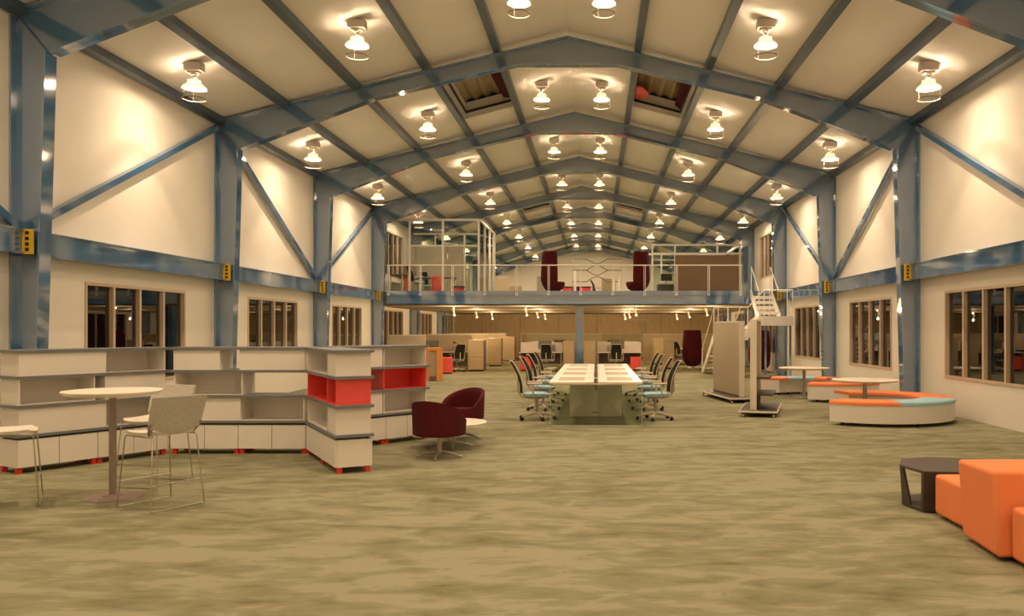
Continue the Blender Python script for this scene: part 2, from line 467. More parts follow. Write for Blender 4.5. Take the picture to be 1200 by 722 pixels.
for j in range(3):
    a = 2*PI*j/3+.4
    MB().tube([(.035*math.cos(a), .035*math.sin(a), -.26), (.108*math.cos(a), .108*math.sin(a), -.335)], .006, 6).build('strut', 'lampg', lamp0)
# open collar on top of a shallow dome
def prof(r, z): return (r, z)
outer = [(.112, -.308), (.114, -.36), (.123, -.373), (.158, -.395), (.196, -.425), (.208, -.45)]
inner = [(.202, -.45), (.190, -.428), (.153, -.402), (.118, -.38), (.108, -.366), (.106, -.308)]
MB().lathe(outer+inner+[outer[0]], 32, cap=False).build('shade', 'shade_glass', lamp0, smooth=True)
MB().lathe([(.0, -.360), (.026, -.363), (.034, -.376), (.028, -.390), (0, -.396)], 14, cap=False).build('bulb', 'bulb', lamp0, smooth=True)
rg = MB().tube([(.195*math.cos(2*PI*j/32), .195*math.sin(2*PI*j/32), -.63) for j in range(32)], .007, 6, closed=True).build('guard_ring', 'ringm', lamp0, smooth=True)
for j in range(3):
    a = 2*PI*j/3
    MB().tube([(.195*math.cos(a), .195*math.sin(a), -.63), (.204*math.cos(a), .204*math.sin(a), -.445)], .0022, 5).build('ring_rod', 'ringm', rg)
lamp_l = point('lamp_light', (0, 0, -.418), LAMP_E, .030, lamp0)
# photometric curve of the dome: strongest straight down, weak towards the horizontal
ld = lamp_l.data; ld.use_nodes = True; nt = ld.node_tree
em = nt.nodes['Emission']; ge = nt.nodes.new('ShaderNodeNewGeometry'); sx = nt.nodes.new('ShaderNodeSeparateXYZ')
nt.links.new(ge.outputs['Incoming'], sx.inputs['Vector'])
mabs = nt.nodes.new('ShaderNodeMath'); mabs.operation = 'MULTIPLY'; mabs.use_clamp = True; mabs.inputs[1].default_value = -1.0; nt.links.new(sx.outputs['Z'], mabs.inputs[0])
pw = nt.nodes.new('ShaderNodeMath'); pw.operation = 'POWER'; nt.links.new(mabs.outputs[0], pw.inputs[0]); pw.inputs[1].default_value = 3.6
ma = nt.nodes.new('ShaderNodeMath'); ma.operation = 'MULTIPLY_ADD'; nt.links.new(pw.outputs[0], ma.inputs[0]); ma.inputs[1].default_value = .85; ma.inputs[2].default_value = .14
lt = nt.nodes.new('ShaderNodeMath'); lt.operation = 'LESS_THAN'; nt.links.new(sx.outputs['Z'], lt.inputs[0]); lt.inputs[1].default_value = 0.0
mu = nt.nodes.new('ShaderNodeMath'); mu.operation = 'MULTIPLY_ADD'; nt.links.new(lt.outputs[0], mu.inputs[0]); mu.inputs[1].default_value = .085; mu.inputs[2].default_value = .06
nt.links.new(mu.outputs[0], ma.inputs[2]); nt.links.new(ma.outputs[0], em.inputs['Strength'])
point('lamp_uplight', (0, 0, -.345), UP_E, .012, lamp0)
first = True
rows = [(6.40, 'eaves row'), (3.56, 'middle row'), (.74, 'ridge row')]
for k in range(-2, 8):
    yy = F[0]+BAY*k+3.0
    for side, sn in ((-1, 'left'), (1, 'right')):
        for x, rn in rows:
            bay = 'bay behind the viewer' if k == -2 else 'bay above the viewer' if k == -1 else 'nearest bay' if k == 0 else 'furthest bay' if k == 7 else '%s bay from the front' % ORD[k]
            lab = 'white dome lamp with ring, %s roof slope, %s, %s' % (sn, rn, bay)
            loc = (side*x, yy, zc(x)-.02)
            if first: lamp0.location = loc; lamp0['label'] = lab; first = False
            else: dup(lamp0, loc, label=lab)
# ------------------------------------------------------------------ mezzanine
MY = 29.5
deck = MB().box(-HW+.02, MY, 2.50, HW-.02, Y1-.02, 3.0)
struct('floor_mezzanine', deck, 'carpet')
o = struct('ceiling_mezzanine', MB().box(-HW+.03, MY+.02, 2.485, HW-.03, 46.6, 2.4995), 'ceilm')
t = thing('edge_beam', 'long blue steel beam along the front edge of the mezzanine', 'beam', (0, 29.42, 2.54))
b = MB(); b.box(-6.9, -.03, 0, 6.9, 0, .33); b.box(-6.9, -.12, 0, 6.9, .07, .02); b.box(-6.9, -.12, .31, 6.9, .07, .33)
b.build('beam', 'steel', t)
MB().box(-6.9, -.10, .335, 6.9, .07, .47).build('edge_trim', 'steel', t)
# column under the middle of the edge
t = thing('mezzanine_column', 'blue steel column in the middle under the mezzanine edge', 'column', (0, 29.9, 0))
c = MB(); c.box(-.15, -.15, 0, -.125, .15, 2.484); c.box(.125, -.15, 0, .15, .15, 2.484); c.box(-.125, -.01, 0, .125, .01, 2.484)
c.build('shaft', 'steel', t); MB().box(-.2, -.2, 0, .2, .2, .025).build('base_plate', 'steel', t)

# balustrade
t = thing('balustrade', 'thin white railing along the front edge of the mezzanine', 'railing', (0, 29.33, 3.0))
MB().tube([(-6.9, 0, .93), (5.85, 0, .93)], .02, 8).build('top_rail', 'frame', t, smooth=True)
for i in range(12):
    x = -6.82 + i*1.146
    p = MB(); p.bar((x-.026, 0, -.14), (x-.026, 0, .92), .016, .05, up=(0, 1, 0)); p.bar((x+.026, 0, -.14), (x+.026, 0, .92), .016, .05, up=(0, 1, 0)); p.box(x-.05, -.02, -.16, x+.05, .03, -.10)
    p.build('post', 'frame', t)

# ------------------------------------------------------------------ staircase (two landings, three flights)
st = thing('staircase', 'white open staircase with landings rising to the mezzanine at right', 'staircase', (0, 0, 0))
zB, zA, zM = 1.50, 2.07, 3.0
xb0, xb1 = 4.60, 5.62; xa0, xa1 = 6.10, 7.12; yn, yf = 26.95, 27.95
MB().box(xa0, yn, zA-.31, xa1, yf, zA).build('upper_landing', 'white', st)
MB().box(xb0, yn, zB-.22, xb1, yf, zB).build('lower_landing', 'white', st)
def flight(nm, a, b, width_axis, w0, w1, n):
    """a, b: bottom/top points; treads n; stringers at w0, w1 on the width axis"""
    a = Vector(a); b = Vector(b); d = b-a
    s = MB()
    for w in (w0, w1):
        p = a.copy(); q = b.copy(); setattr(p, width_axis, w); setattr(q, width_axis, w)
        dn = Vector((0, 0, -.12))
        s.bar(p+dn*.5, q+dn*.5, .04, .27)
    s.build('stringer', 'white', st)
    for i in range(1, n+1):
        p = a + d*(i/(n+1))
        h = d.z/(n+1)
        run = d.copy(); run.z = 0; rl = run.length/(n+1)
        tr = MB()
        if width_axis == 'x':
            sg = 1 if d.y > 0 else -1
            tr.box(w0+.02, p.y-rl*.45, p.z-.035, w1-.02, p.y+rl*.62, p.z)
            tr.box(w0+.02, p.y-rl*.45, p.z-h*.62, w1-.02, p.y-rl*.45+.012, p.z-.035) if nm == 'u' else None
        else:
            tr.box(p.x-rl*.6, w0+.02, p.z-.035, p.x+rl*.6, w1-.02, p.z)
        tr.build('tread', 'white', st)
flight('u', (0, yf-.05, zA), (0, 29.32, zM), 'x', 6.14, 6.86, 4)
flight('l', (0, 31.1, .0), (0, yf-.05, zB), 'x', xb0+.04, xb1-.1, 8)
flight('m', (xb1-.04, 0, zB), (xa0+.04, 0, zA), 'y', yn+.1, yf-.06, 2)
rl = MB()
def rail(pts, r=.018): rl.tube(pts, r, 6)
h = .86
rail([(xa0+.02, yn+.03, zA+h), (xa1-.02, yn+.03, zA+h)])
rail([(xa1-.03, yn+.03, zA+h), (xa1-.03, yf-.1, zA+h), (6.84, yf, zA+h), (6.84, 29.3, zM+h)])
rail([(xa0+.06, yf, zA+h), (xa0+.06, 29.3, zM+h)])
rail([(xa0+.02, yn+.03, zA+h), (xb1, yn+.03, zB+h), (xb0+.03, yn+.03, zB+h), (xb0+.03, yf, zB+h), (xb0+.03, 31.05, h)])
rail([(xb1-.1, yf, zB+h), (xb1-.1, 31.05, h)])
rl.build('handrail', 'frame', st, smooth=True)
for x, y, z in ((xa0+.04, yn+.03, zA), (xa0+.22, yn+.03, zA), (xa1-.22, yn+.03, zA), (xa1-.04, yn+.03, zA), (xb0+.03, yn+.03, zB), (xb0+.35, yn+.03, zB), (xb1-.02, yn+.03, zB), (xb0+.03, yf, zB), (xb0+.03, 31.05, 0), (xb1-.1, 31.05, 0), (xa0+.06, yf, zA), (xa0+.06, 29.3, zM), (6.84, 29.3, zM)):
    MB().tube([(x, y, z), (x, y, z+h)], .016, 6).build('baluster', 'frame', st)
for x, y, z in ((xa0+.1, yn+.1, zA-.31), (xa1-.1, yn+.1, zA-.31), (xb0+.1, yn+.1, zB-.22), (xb0+.1, yf-.1, zB-.22)):
    MB().box(x-.03, y-.03, 0, x+.03, y+.03, z).build('support_post', 'steel' if x > 6 else 'white', st)

# ------------------------------------------------------------------ rear partition under the mezzanine
WB = 46.6
dx0, dx1 = 1.98, 3.50
mb = sheet_with_holes(-HW+.01, HW-.01, 0, 2.485, [(dx0, dx1, -1, 2.13)], lambda u, v: (u, WB, v))
m2 = sheet_with_holes(-HW+.01, HW-.01, 0, 2.485, [(dx0, dx1, -1, 2.13)], lambda u, v: (u, WB+.12, v)); mb.add(m2.v, m2.f)
me = bpy.data.meshes.new('wall_rear'); me.from_pydata(mb.v, [], mb.f); me.materials.append(M['wood'])
o = bpy.data.objects.new('wall_rear', me); COL.objects.link(o); o['kind'] = 'structure'
for i, x in enumerate((-5.9, -3.72, -1.53, .66, 4.3, 6.0)):
    struct('trim_%d' % (i+3), MB().box(x-.012, WB-.006, 0, x+.012, WB+.01, 2.48), 'cabdark')
fr = MB(); fr.box(dx0-.08, WB-.03, 0, dx0, WB+.14, 2.21); fr.box(dx1, WB-.03, 0, dx1+.08, WB+.14, 2.21); fr.box(dx0, WB-.03, 2.13, dx1, WB+.14, 2.21)
d = struct('door_1', fr, 'panel')
MB().box(dx0, WB+.05, .01, (dx0+dx1)/2+.35, WB+.09, 2.13).build('door_leaf', 'wood', d); MB().box((dx0+dx1)/2+.35, WB+.05, .01, dx1, WB+.09, 2.13).build('side_leaf', 'tambour', d)
MB().tube([(dx1-.55, WB+.02, .95), (dx1-.55, WB+.02, 1.15)], .012, 6).build('door_handle', 'chrome', d)

# ------------------------------------------------------------------ spot lamps under the mezzanine
sp0 = thing('spot_lamp', '', 'spot lamp', (0, 0, 0), 0, 'spot lamps under the mezzanine')
MB().lathe([(.055, -.022), (.055, 0)], 16).build('canopy', 'shade', sp0, smooth=True)
MB().tube([(0, 0, -.02), (0, 0, -.10)], .008, 6).build('stem', 'chrome', sp0)
tb = MB().tube([(-.03, .02, -.08), (.035, -.03, -.33)], .036, 12).build('tube', 'shade', sp0, smooth=True)
MB().tube([(.0352, -.0302, -.331), (.036, -.031, -.337)], .03, 12).build('lens', 'spotglow', tb)
point('spot_light', (.02, .06, -.055), 10.0, .012, sp0, (1.0, .66, .30))
point('spot_downlight', (.05, -.045, -.40), 62.0, .02, sp0, (1.0, .70, .38))
first = True
rown = ['leftmost row', 'second row from the left', 'third row from the left', 'rightmost row']
for i, x in enumerate((-4.6, -1.95, 2.04, 4.64)):
    for j, y in enumerate((29.95, 35.6, 41.0)):
        lab = 'small white tube spot lamp under the mezzanine, %s, %s' % (rown[i], ['nearest the edge', 'middle one', 'furthest back'][j])
        if first: sp0.location = (x, y, 2.484); sp0['label'] = lab; first = False
        else: dup(sp0, (x, y, 2.484), label=lab)

# ------------------------------------------------------------------ shelving of stacked cubbies on low cabinets
def shelf_unit(loc, rz, L, tiers, label, D=.42, end_open=None, doors=4, group='low shelving units'):
    t = thing('shelving_unit', label, 'shelving unit', (loc[0], loc[1], 0), R(rz), group)
    z0, zt = .07, .385
    MB().box(0, .022, z0, L, D, zt).build('cabinet', 'white', t, bevel=.003)
    for i in range(doors):
        d = MB().box(L*i/doors+.004, 0, z0+.003, L*(i+1)/doors-.004, .02, zt-.003).build('door', 'white', t, bevel=.002)
    MB().box(.03, .035, zt, L-.03, D-.03, .408).build('shadow_gap', 'dark', t)
    for x in (.035, L/2-.035, L/2+.035, L-.035):
        for y in (.05, D-.05):
            MB().box(x-.027, y-.027, 0, x+.027, y+.027, z0).build('foot', 'footred', t)
    zs = [.408, .745, 1.075, 1.375]
    for i, z in enumerate(zs):
        MB().box(-.015, -.015, z, L+.03, D+.015, z+.034).build('shelf_board', 'shelf', t, bevel=.002)
    for ti, boxes in enumerate(tiers):                      # bottom, middle, top
        za = zs[ti]+.034; zb = zs[ti+1]
        for x0, x1, kind, colr in boxes:
            w = .014; mb = MB(); y0, y1 = .012, D-.012
            mb.box(x0, y0, za, x0+w, y1, zb); mb.box(x1-w, y0, za, x1, y1, zb)
            mb.box(x0+w, y0, za, x1-w, y1, za+.004); mb.box(x0+w, y0, zb-.008, x1-w, y1, zb)
            yb = y1-w if kind == 'open' else y0
            mb.box(x0+w, yb, za+.004, x1-w, yb+w, zb-.008)
            c = mb.build('cubby', colr, t)
            if colr == 'red': c['label'] = 'red cubby'
    return t
CX = CAMX
shelf_unit((-6.54+CX, 9.26), 60, 1.78, [
    [(.02, .98, 'back', 'white'), (.98, 1.76, 'open', 'white')],
    [(.02, .86, 'open', 'white'), (.98, 1.76, 'back', 'white')],
    [(.02, .98, 'back', 'white'), (.98, 1.76, 'open', 'white')]],
    'white shelving unit at far left behind the tall round table')
shelf_unit((-5.60+CX, 10.79), 0, 1.775, [
    [(.02, .90, 'back', 'white'), (.90, 1.755, 'open', 'white')],
    [(.04, .94, 'open', 'white')],
    [(.03, .64, 'back', 'white'), (.90, 1.755, 'back', 'white')]],
    'white shelving unit facing the viewer squarely, with an open gap above its shelf')
shelf_unit((-3.793+CX, 10.735), -60, 1.68, [
    [(.02, 1.20, 'open', 'white'), (1.24, 1.66, 'back', 'white')],
    [(.02, 1.20, 'open', 'red'), (1.22, 1.66, 'open', 'red')],
    [(.02, 1.20, 'open', 'white'), (1.24, 1.66, 'back', 'white')]],
    'white shelving unit with its red cubby end pointing towards the viewer', doors=2)
shelf_unit((-3.49+CX, 11.16), 50, 1.50, [
    [(.02, .70, 'back', 'white'), (.72, 1.48, 'open', 'white')],
    [(.72, 1.48, 'open', 'red')],
    [(.02, .70, 'back', 'white'), (.72, 1.48, 'open', 'white')]],
    'white shelving unit with one wide red cubby, behind the maroon chairs')

# ------------------------------------------------------------------ tall round table and wire stools
t = thing('bar_table', 'tall round pale table on a grey pole and disc base', 'table', (-4.73+CX, 8.02, 0))
MB().lathe([(.36, 1.0), (.405, 1.012), (.436, 1.034), (.44, 1.045), (.436, 1.05)], 64).build('tabletop', 'tablew', t, smooth=True)
MB().tube([(0, 0, .012), (0, 0, 1.0)], .034, 20).build('pole', 'grey', t, smooth=True)
b = MB().lathe([(.255, 0), (.257, .006), (.25, .012), (.09, .016), (.085, .03), (.034, .034)], 48).build('base_disc', 'grey', t, smooth=True)

def stool(label, loc, rz):
    t = thing('bar_stool', label, 'stool', (loc[0], loc[1], 0), rz, 'bar stools')
    s = .262; q = .215; hs = .665
    w = MB()
    for sx in (-1, 1):                                     # a bent wire loop each side
        pts = [(sx*s, s, .008), (sx*q, q, hs-.02), (sx*q, q-.02, hs), (sx*q, -q+.02, hs), (sx*q, -q, hs-.02), (sx*s, -s, .008)]
        f = MB().tube(pts, .006, 8).build('leg_frame', 'chrome', t, smooth=True)
    for sy in (-1, 1):
        MB().tube([(-s, sy*s, .008), (s, sy*s, .008)], .0055, 8).build('floor_rail', 'chrome', t, smooth=True)
    z = .24; k = s-(s-q)*z/hs
    MB().tube([(-k, k, z), (k, k, z)], .0075, 8).build('footrest', 'chrome', t, smooth=True)
    MB().tube([(-k, -k, z), (k, -k, z)], .0045, 8).build('stretcher', 'chrome', t, smooth=True)
    def seat(u, v):
        x = (u-.5)*2; y = (v-.5)*2
        n = 4.0; m = (abs(x)**n + abs(y)**n)**(1/n); k2 = max(abs(x), abs(y))/m if m > 1e-6 else 1
        px, py = x*k2*.245, y*k2*.235
        z = hs+.012+.03*x*x*.5 - .016*(1-y*y) + (.0 if y < .8 else -.02*(y-.8)/.2)
        return Vector((px, py, z+.03)), Vector((px*.97, py*.97, z))
    MB().shell(seat, 12, 12).build('seat', 'seatpad', t, smooth=True)
    def back(u, v):
        x = (u-.5)*2
        a = x*.62
        wd = .255*(1.0+.05*v)
        rec = .10*v
        px = wd*x; py = -.235-rec+.09*(1-math.cos(a*1.5))
        zz = .745 + .29*v - .05*(1-v)*(1-x*x)
        return Vector((px, py-.012, zz)), Vector((px*.98, py+.012, zz))
    MB().shell(back, 14, 8).build('backrest', 'boucle', t, smooth=True)
    for sx in (-1, 1):
        br = MB().bar((sx*.205, -.16, hs+.02), (sx*.247, -.232, .79), .035, .02, up=(0, 1, 0))
        br.build('back_bracket', 'grey', t)
    return t
def facing(dx, dy): return math.atan2(-dx, dy)             # local +y points along (dx, dy)
s0 = stool('grey fabric wire bar stool at right of the tall table, nearest the viewer', (-4.07+CX, 7.67), facing(-.86, .50))
dup(s0, (-4.70+CX, 8.72, 0), facing(-.22, -.97), 'grey fabric wire bar stool behind the tall table, partly hidden by another stool')
dup(s0, (-5.545+CX, 7.72, 0), facing(.86, .51), 'wire bar stool cut off by the left edge of the photo')

# ------------------------------------------------------------------ maroon tub chairs and their low table
def star_base(t, arms, r, z, mt, w=.035):
    m = MB()
    for j in range(arms):
        a = 2*PI*j/arms+.35
        m.tube([(.02*math.cos(a), .02*math.sin(a), z+.03), (r*.5*math.cos(a), r*.5*math.sin(a), z+.012), (r*math.cos(a), r*math.sin(a), .012)], [.022, .018, .012], 8)
    return m.build('star_base', mt, t, smooth=True)
def tub(label, loc, rz):
    t = thing('tub_chair', label, 'chair', (loc[0], loc[1], 0), rz, 'tub chairs')
    star_base(t, 4, .30, .05, 'brushed')
    MB().tube([(0, 0, .05), (0, 0, .30)], .03, 14).build('pole', 'brushed', t, smooth=True)
    MB().lathe([(.24, .285), (.31, .295), (.325, .33), (.325, .42), (.30, .45), (0, .46)], 40).build('seat', 'maroon', t, smooth=True)
    def wall(u, v):
        a = -PI/2 + (u-.5)*R(300)
        c = math.cos((u-.5)*R(300))
        f = max(0, (c+.25)/1.25)
        zt = .48 + .27*f**.6 if f > 0 else .48
        zt = max(zt, .48)
        z = .31 + (zt-.31)*v
        rr = .335+.012*v
        th = .06 if v < .9 else .06-.03*(v-.9)/.1
        return Vector((rr*math.cos(a), rr*math.sin(a), z)), Vector(((rr-th)*math.cos(a), (rr-th)*math.sin(a), z-(.0 if v < .99 else .0)))
    MB().shell(wall, 44, 12).build('backrest', 'maroon', t, smooth=True)
    return t
c0 = tub('maroon tub swivel chair nearest the viewer, seen from behind', (-2.007+CX, 10.5), facing(.35, .94))
dup(c0, (-2.02+CX, 12.32, 0), facing(-.55, -.85), 'maroon tub swivel chair behind the low white table')
t = thing('coffee_table', 'low round white table between the two maroon tub chairs', 'table', (-2.03+CX, 11.40, 0))
MB().lathe([(.465, .335), (.505, .345), (.51, .352), (.505, .357)], 56).build('tabletop', 'tablew', t, smooth=True)
MB().tube([(0, 0, .05), (0, 0, .336)], .03, 14).build('pole', 'brushed', t, smooth=True)
star_base(t, 4, .32, .05, 'brushed')

# ------------------------------------------------------------------ conference table
TX = 0.0+CX; ty0, ty1 = 13.98, 21.18
t = thing('conference_table', 'long pale double desk table with a glass divider down its middle', 'table', (TX, 0, 0))
seg = (ty1-ty0)/4
for side in (-1, 1):
    for j in range(4):
        a, b = ty0+seg*j, ty0+seg*(j+1)
        MB().box(side*.035, a+.003, .715, side*.80, b-.003, .745).build('desktop', 'tablew', t, bevel=.006)
        MB().box(side*.2, a+.42, .7452, side*.66, b-.42, .7475).build('reflection_band', 'pad', t)  # no real pad: tabletop reflections put in as thin darker rectangles
MB().box(-.012, ty0+.04, .60, .012, ty1-.04, .61).build('divider_rail', 'grey', t)
MB().box(-.006, ty0+.05, .61, .006, ty1-.05, 1.08).build('glass_divider', 'tglass', t)
for j in range(5): MB().box(-.02, ty0+.06+j*(ty1-ty0-.16)/4, .60, .02, ty0+.10+j*(ty1-ty0-.16)/4, .80).build('divider_clamp', 'grey', t)
for y in (15.4, 18.2, 20.4):
    p = MB().box(-.49, y, .0, .49, y+.5, .714).build('pedestal', 'white', t, bevel=.004)
    if y < 16:
        MB().box(-.07, y-.012, .075, .05, y-.001, .095).build('handle', 'grey', p)
        # folded facets of the front board
        fc = MB(); yy = y-.004
        for sx in (-1, 1):
            a = (sx*.485, yy, .01); b = (sx*.485, yy, .70); c = (sx*.03, yy, .70); d_ = (sx*.03, yy, .01); m = (sx*.24, yy-.05, .30)
            fc.add([a, b, c, d_, m], [(0, 1, 4), (1, 2, 4), (2, 3, 4), (3, 0, 4)])
        fc.build('faceted_front', 'white', p)
g = MB().box(-.765, 13.86, .02, .775, 13.872, .70).build('glass_end', 'tglass', t)
e = MB(); e.box(-.775, 13.855, 0, -.765, 13.877, .712); e.box(.775, 13.855, 0, .785, 13.877, .712); e.box(-.775, 13.855, 0, .785, 13.877, .02)
e.build('glass_edging', 'gedge', t)
MB().box(-.775, 13.855, .70, .785, 14.1, .714).build('end_bracket', 'cream', t)

# ------------------------------------------------------------------ task chairs
def task_chair(label, loc, rz, group='task chairs', pad='teal'):
    t = thing('task_chair', label, 'office chair', (loc[0], loc[1], loc[2]), rz, group)
    b = MB()
    for j in range(5):
        a = 2*PI*j/5+PI/2
        b.tube([(0, 0, .12), (.16*math.cos(a), .16*math.sin(a), .105), (.33*math.cos(a), .33*math.sin(a), .075)], [.028, .022, .016], 8)
    b.build('star_base', 'beige', t, smooth=True)
    for j in range(5):
        a = 2*PI*j/5+PI/2; x, y = .33*math.cos(a), .33*math.sin(a)
        cst = MB()
        for s in (-1, 1):
            ox, oy = -math.sin(a)*s*.018, math.cos(a)*s*.018
            cst.tube([(x+ox*.4, y+oy*.4, .03), (x+ox*1.4, y+oy*1.4, .03)], .03, 12)
        cst.tube([(x, y, .03), (x, y, .08)], .01, 6)
        cst.build('caster', 'black', t, smooth=True)
    MB().tube([(0, 0, .10), (0, 0, .41)], .028, 10).build('gas_column', 'brushed', t, smooth=True)
    MB().box(-.11, -.14, .385, .11, .12, .42).build('seat_mechanism', 'beige', t, bevel=.012)
    def seat(u, v):
        x = (u-.5)*2; y = (v-.5)*2; n = 3.6
        m = (abs(x)**n+abs(y)**n)**(1/n); k = max(abs(x), abs(y))/m if m > 1e-6 else 1
        e = max(abs(x), abs(y))
        z = .47-.03*max(0, y-.5)-.012*(1-e*e)
        return Vector((x*k*.245, y*k*.235, z+(.03 if e < .95 else .012))), Vector((x*k*.235, y*k*.225, z-.035))
    MB().shell(seat, 12, 12).build('seat', pad, t, smooth=True)
    def bk(v):                                              # side curve of the back: y and z
        return -.245-.19*v+.055*math.sin(v*PI), .49+.58*v
    def back(u, v):
        x = (u-.5)*2; y, z = bk(v)
        w = .22-.035*(2*v-1)**2-.02*v
        yy = y-.05*(1-x*x)
        return Vector((x*w, yy-.006, z)), Vector((x*w, yy+.006, z))
    MB().shell(back, 10, 14).build('backrest', 'mesh', t, smooth=True)
    rim = MB(); pts = []
    for i in range(15):
        v = i/14; y, z = bk(v); w = .22-.035*(2*v-1)**2-.02*v; pts.append((w, y, z))
    top = [(x*(.165), bk(1)[0]-.05*(1-x*x), bk(1)[1]) for x in (.7, .35, 0, -.35, -.7)]
    bot = [(x*(.185), bk(0)[0]-.05*(1-x*x), bk(0)[1]) for x in (-.7, -.35, 0, .35, .7)]
    rim.tube(pts+top+[(-p[0], p[1], p[2]) for p in pts[::-1]]+bot, .009, 8, closed=True)
    rim.build('back_frame', 'beige', t, smooth=True)
    sp = MB().tube([(0, -.10, .40), (0, -.26, .42), (0, -.34, .52), (0, bk(.45)[0]-.065, bk(.45)[1])], [.026, .024, .02, .014], 8)
    sp.build('back_spine', 'beige', t, smooth=True)
    for s in (-1, 1):
        m = MB(); m.tube([(s*.12, -.04, .41), (s*.25, -.05, .42), (s*.285, -.07, .50), (s*.275, -.06, .655)], [.018, .017, .016, .014], 8)
        m.build('arm_post', 'beige', t, smooth=True)
        MB().box(s*.275-.032, -.17, .655, s*.275+.032, .09, .685).build('armrest', 'beige', t, bevel=.012)
    return t
tc0 = None
for side, sn in ((-1, 'left'), (1, 'right')):
    for j in range(4):
        y = ty0+seg*(j+.5)+.02
        lab = 'task chair with black back, %s side of long table, %s' % (sn, ['nearest the viewer', 'second from the near end', 'third from the near end', 'furthest away'][j])
        if j == 0: lab = 'light blue seated task chair, %s side of long table, nearest the viewer' % sn
        loc = (TX+side*1.08, y, 0); rz = facing(-side, .10*((j % 2)*2-1)*side)
        if tc0 is None: tc0 = task_chair(lab, loc, rz)
        else: dup(tc0, loc, rz, lab)
# ------------------------------------------------------------------ mobile display boards
def mobile_board(label, p0, p1, shelf_side=0, off=0.0):
    """p0: near end, p1: far end (floor points); board stands along the line"""
    a = Vector((p0[0], p0[1], 0)); b = Vector((p1[0], p1[1], 0)); L = (b-a).length
    rz = math.atan2((b-a).y, (b-a).x)
    t = thing('mobile_board', label, 'display board', a, rz, 'mobile boards')
    p = MB().box(.02, -.05, .14, L-.02, .05, 1.80).build('panel', 'cream', t, bevel=.004)
    e = MB(); e.box(-.01, -.06, .10, .02, .06, 1.825); e.box(L-.02, -.06, .10, L+.01, .06, 1.825); e.box(.02, -.055, 1.80, L-.02, .055, 1.825)
    e.build('edge_frame', 'boarde', t, bevel=.003)
    MB().box(-.22, -.36+off, .085, L+.15, .36+off, .12).build('base', 'boarde', t, bevel=.006)
    MB().box(-.20, -.34+off, .1205, L+.13, .34+off, .124).build('base_mat', 'taupe', t)
    MB().box(-.17, -.31+off, .06, L+.10, .31+off, .0845).build('underframe', 'dark', t)
    for x in (-.14, L+.07):
        for y in (-.28+off, .28+off):
            c = MB(); c.tube([(x, y-.016, .03), (x, y+.016, .03)], .03, 14); c.build('caster', 'boarde', t, smooth=True)
    if shelf_side:
        s = MB().box(.10, shelf_side*.051, .38, L-.3, shelf_side*.36, .42).build('shelf', 'taupe', t, bevel=.003)
        s['label'] = 'dark shelf'
        s = MB().box(.10, shelf_side*.051, .70, L-.6, shelf_side*.30, .735).build('shelf', 'taupe', t, bevel=.003)
        MB().box(.15, shelf_side*.052, .15, .30, shelf_side*.12, .38).build('bracket', 'taupe', t)
    return t
mobile_board('wide pale mobile display board standing in front of the stairs', (3.27+CX, 18.35), (2.97+CX, 20.35))
mobile_board('pale mobile display board seen end on with dark shelves on its right side', (2.97+CX, 15.45), (3.36+CX, 16.95), -1, -.10)

# ------------------------------------------------------------------ curved benches and round tables
def bench(label, cen, r0, r1, a0, a1, parts, group='curved benches'):
    t = thing('curved_bench', label, 'bench', (cen[0], cen[1], 0), 0, group)
    def arc(mb, ra, rb, z0, z1, x0, x1, n=40, rnd=0):
        prof = [(ra, z0), (rb, z0), (rb, z1-rnd), (rb-rnd*.35, z1-rnd*.3), (rb-rnd, z1), (ra+rnd, z1), (ra+rnd*.35, z1-rnd*.3), (ra, z1-rnd)] if rnd else [(ra, z0), (rb, z0), (rb, z1), (ra, z1)]
        k = len(prof); vs = []
        for i in range(n+1):
            a = R(x0+(x1-x0)*i/n)
            vs += [(r*math.cos(a), r*math.sin(a), z) for r, z in prof]
        fs = [tuple(range(k))[::-1], tuple(range(n*k, n*k+k))]
        for i in range(n):
            fs += [(i*k+j, i*k+(j+1) % k, (i+1)*k+(j+1) % k, (i+1)*k+j) for j in range(k)]
        return mb.add(vs, fs)
    arc(MB(), r0+.015, r1-.015, .06, .36, a0, a1).build('body', 'white', t, smooth=True)
    for x0, x1, c in parts:
        o = arc(MB(), r0, r1, .36, .425, x0, x1, rnd=.025).build('seat_cushion', c, t, smooth=True)
        o['label'] = 'light blue cushion' if c == 'teal' else 'orange cushion'
    n = 5
    for i in range(n):
        a = R(a0+8+(a1-a0-16)*i/(n-1))
        for r in (r0+.1, r1-.1):
            MB().lathe([(.035, .002), (.035, .06)], 12, (r*math.cos(a), r*math.sin(a), 0)).build('glide', 'black', t, smooth=True)
    return t
bench('white C shaped bench with orange and light blue top, nearest the windows at right', (5.07+CX, 15.05), .82, 1.42, -138, 102, [(-138, -90, 'orange'), (-90, -22, 'teal'), (-22, 40, 'orange'), (40, 102, 'orange')])
bench('white curved bench with all orange top in front of the far round table', (5.35+CX, 19.9), .95, 1.55, -112, -38, [(-112, -75, 'orange'), (-75, -38, 'orange')])
bench('white curved bench with orange and light blue top behind the far round table', (5.15+CX, 19.9), .75, 1.40, 40, 140, [(112, 140, 'orange'), (64, 112, 'teal'), (40, 64, 'orange')])
def round_table(label, loc, r, h):
    t = thing('round_table', label, 'table', (loc[0], loc[1], 0), 0, 'round tables by the benches')
    MB().lathe([(r*.86, h-.045), (r*.95, h-.03), (r, h-.008), (r*.99, h)], 56).build('tabletop', 'tablew', t, smooth=True)
    MB().tube([(0, 0, .02), (0, 0, h-.044)], .04, 16).build('pole', 'brushed', t, smooth=True)
    MB().lathe([(.28, 0), (.28, .012), (.06, .022), (.04, .03)], 40).build('base_disc', 'brushed', t, smooth=True)
round_table('round white table inside the near C shaped bench', (4.96+CX, 15.1), .60, .72)
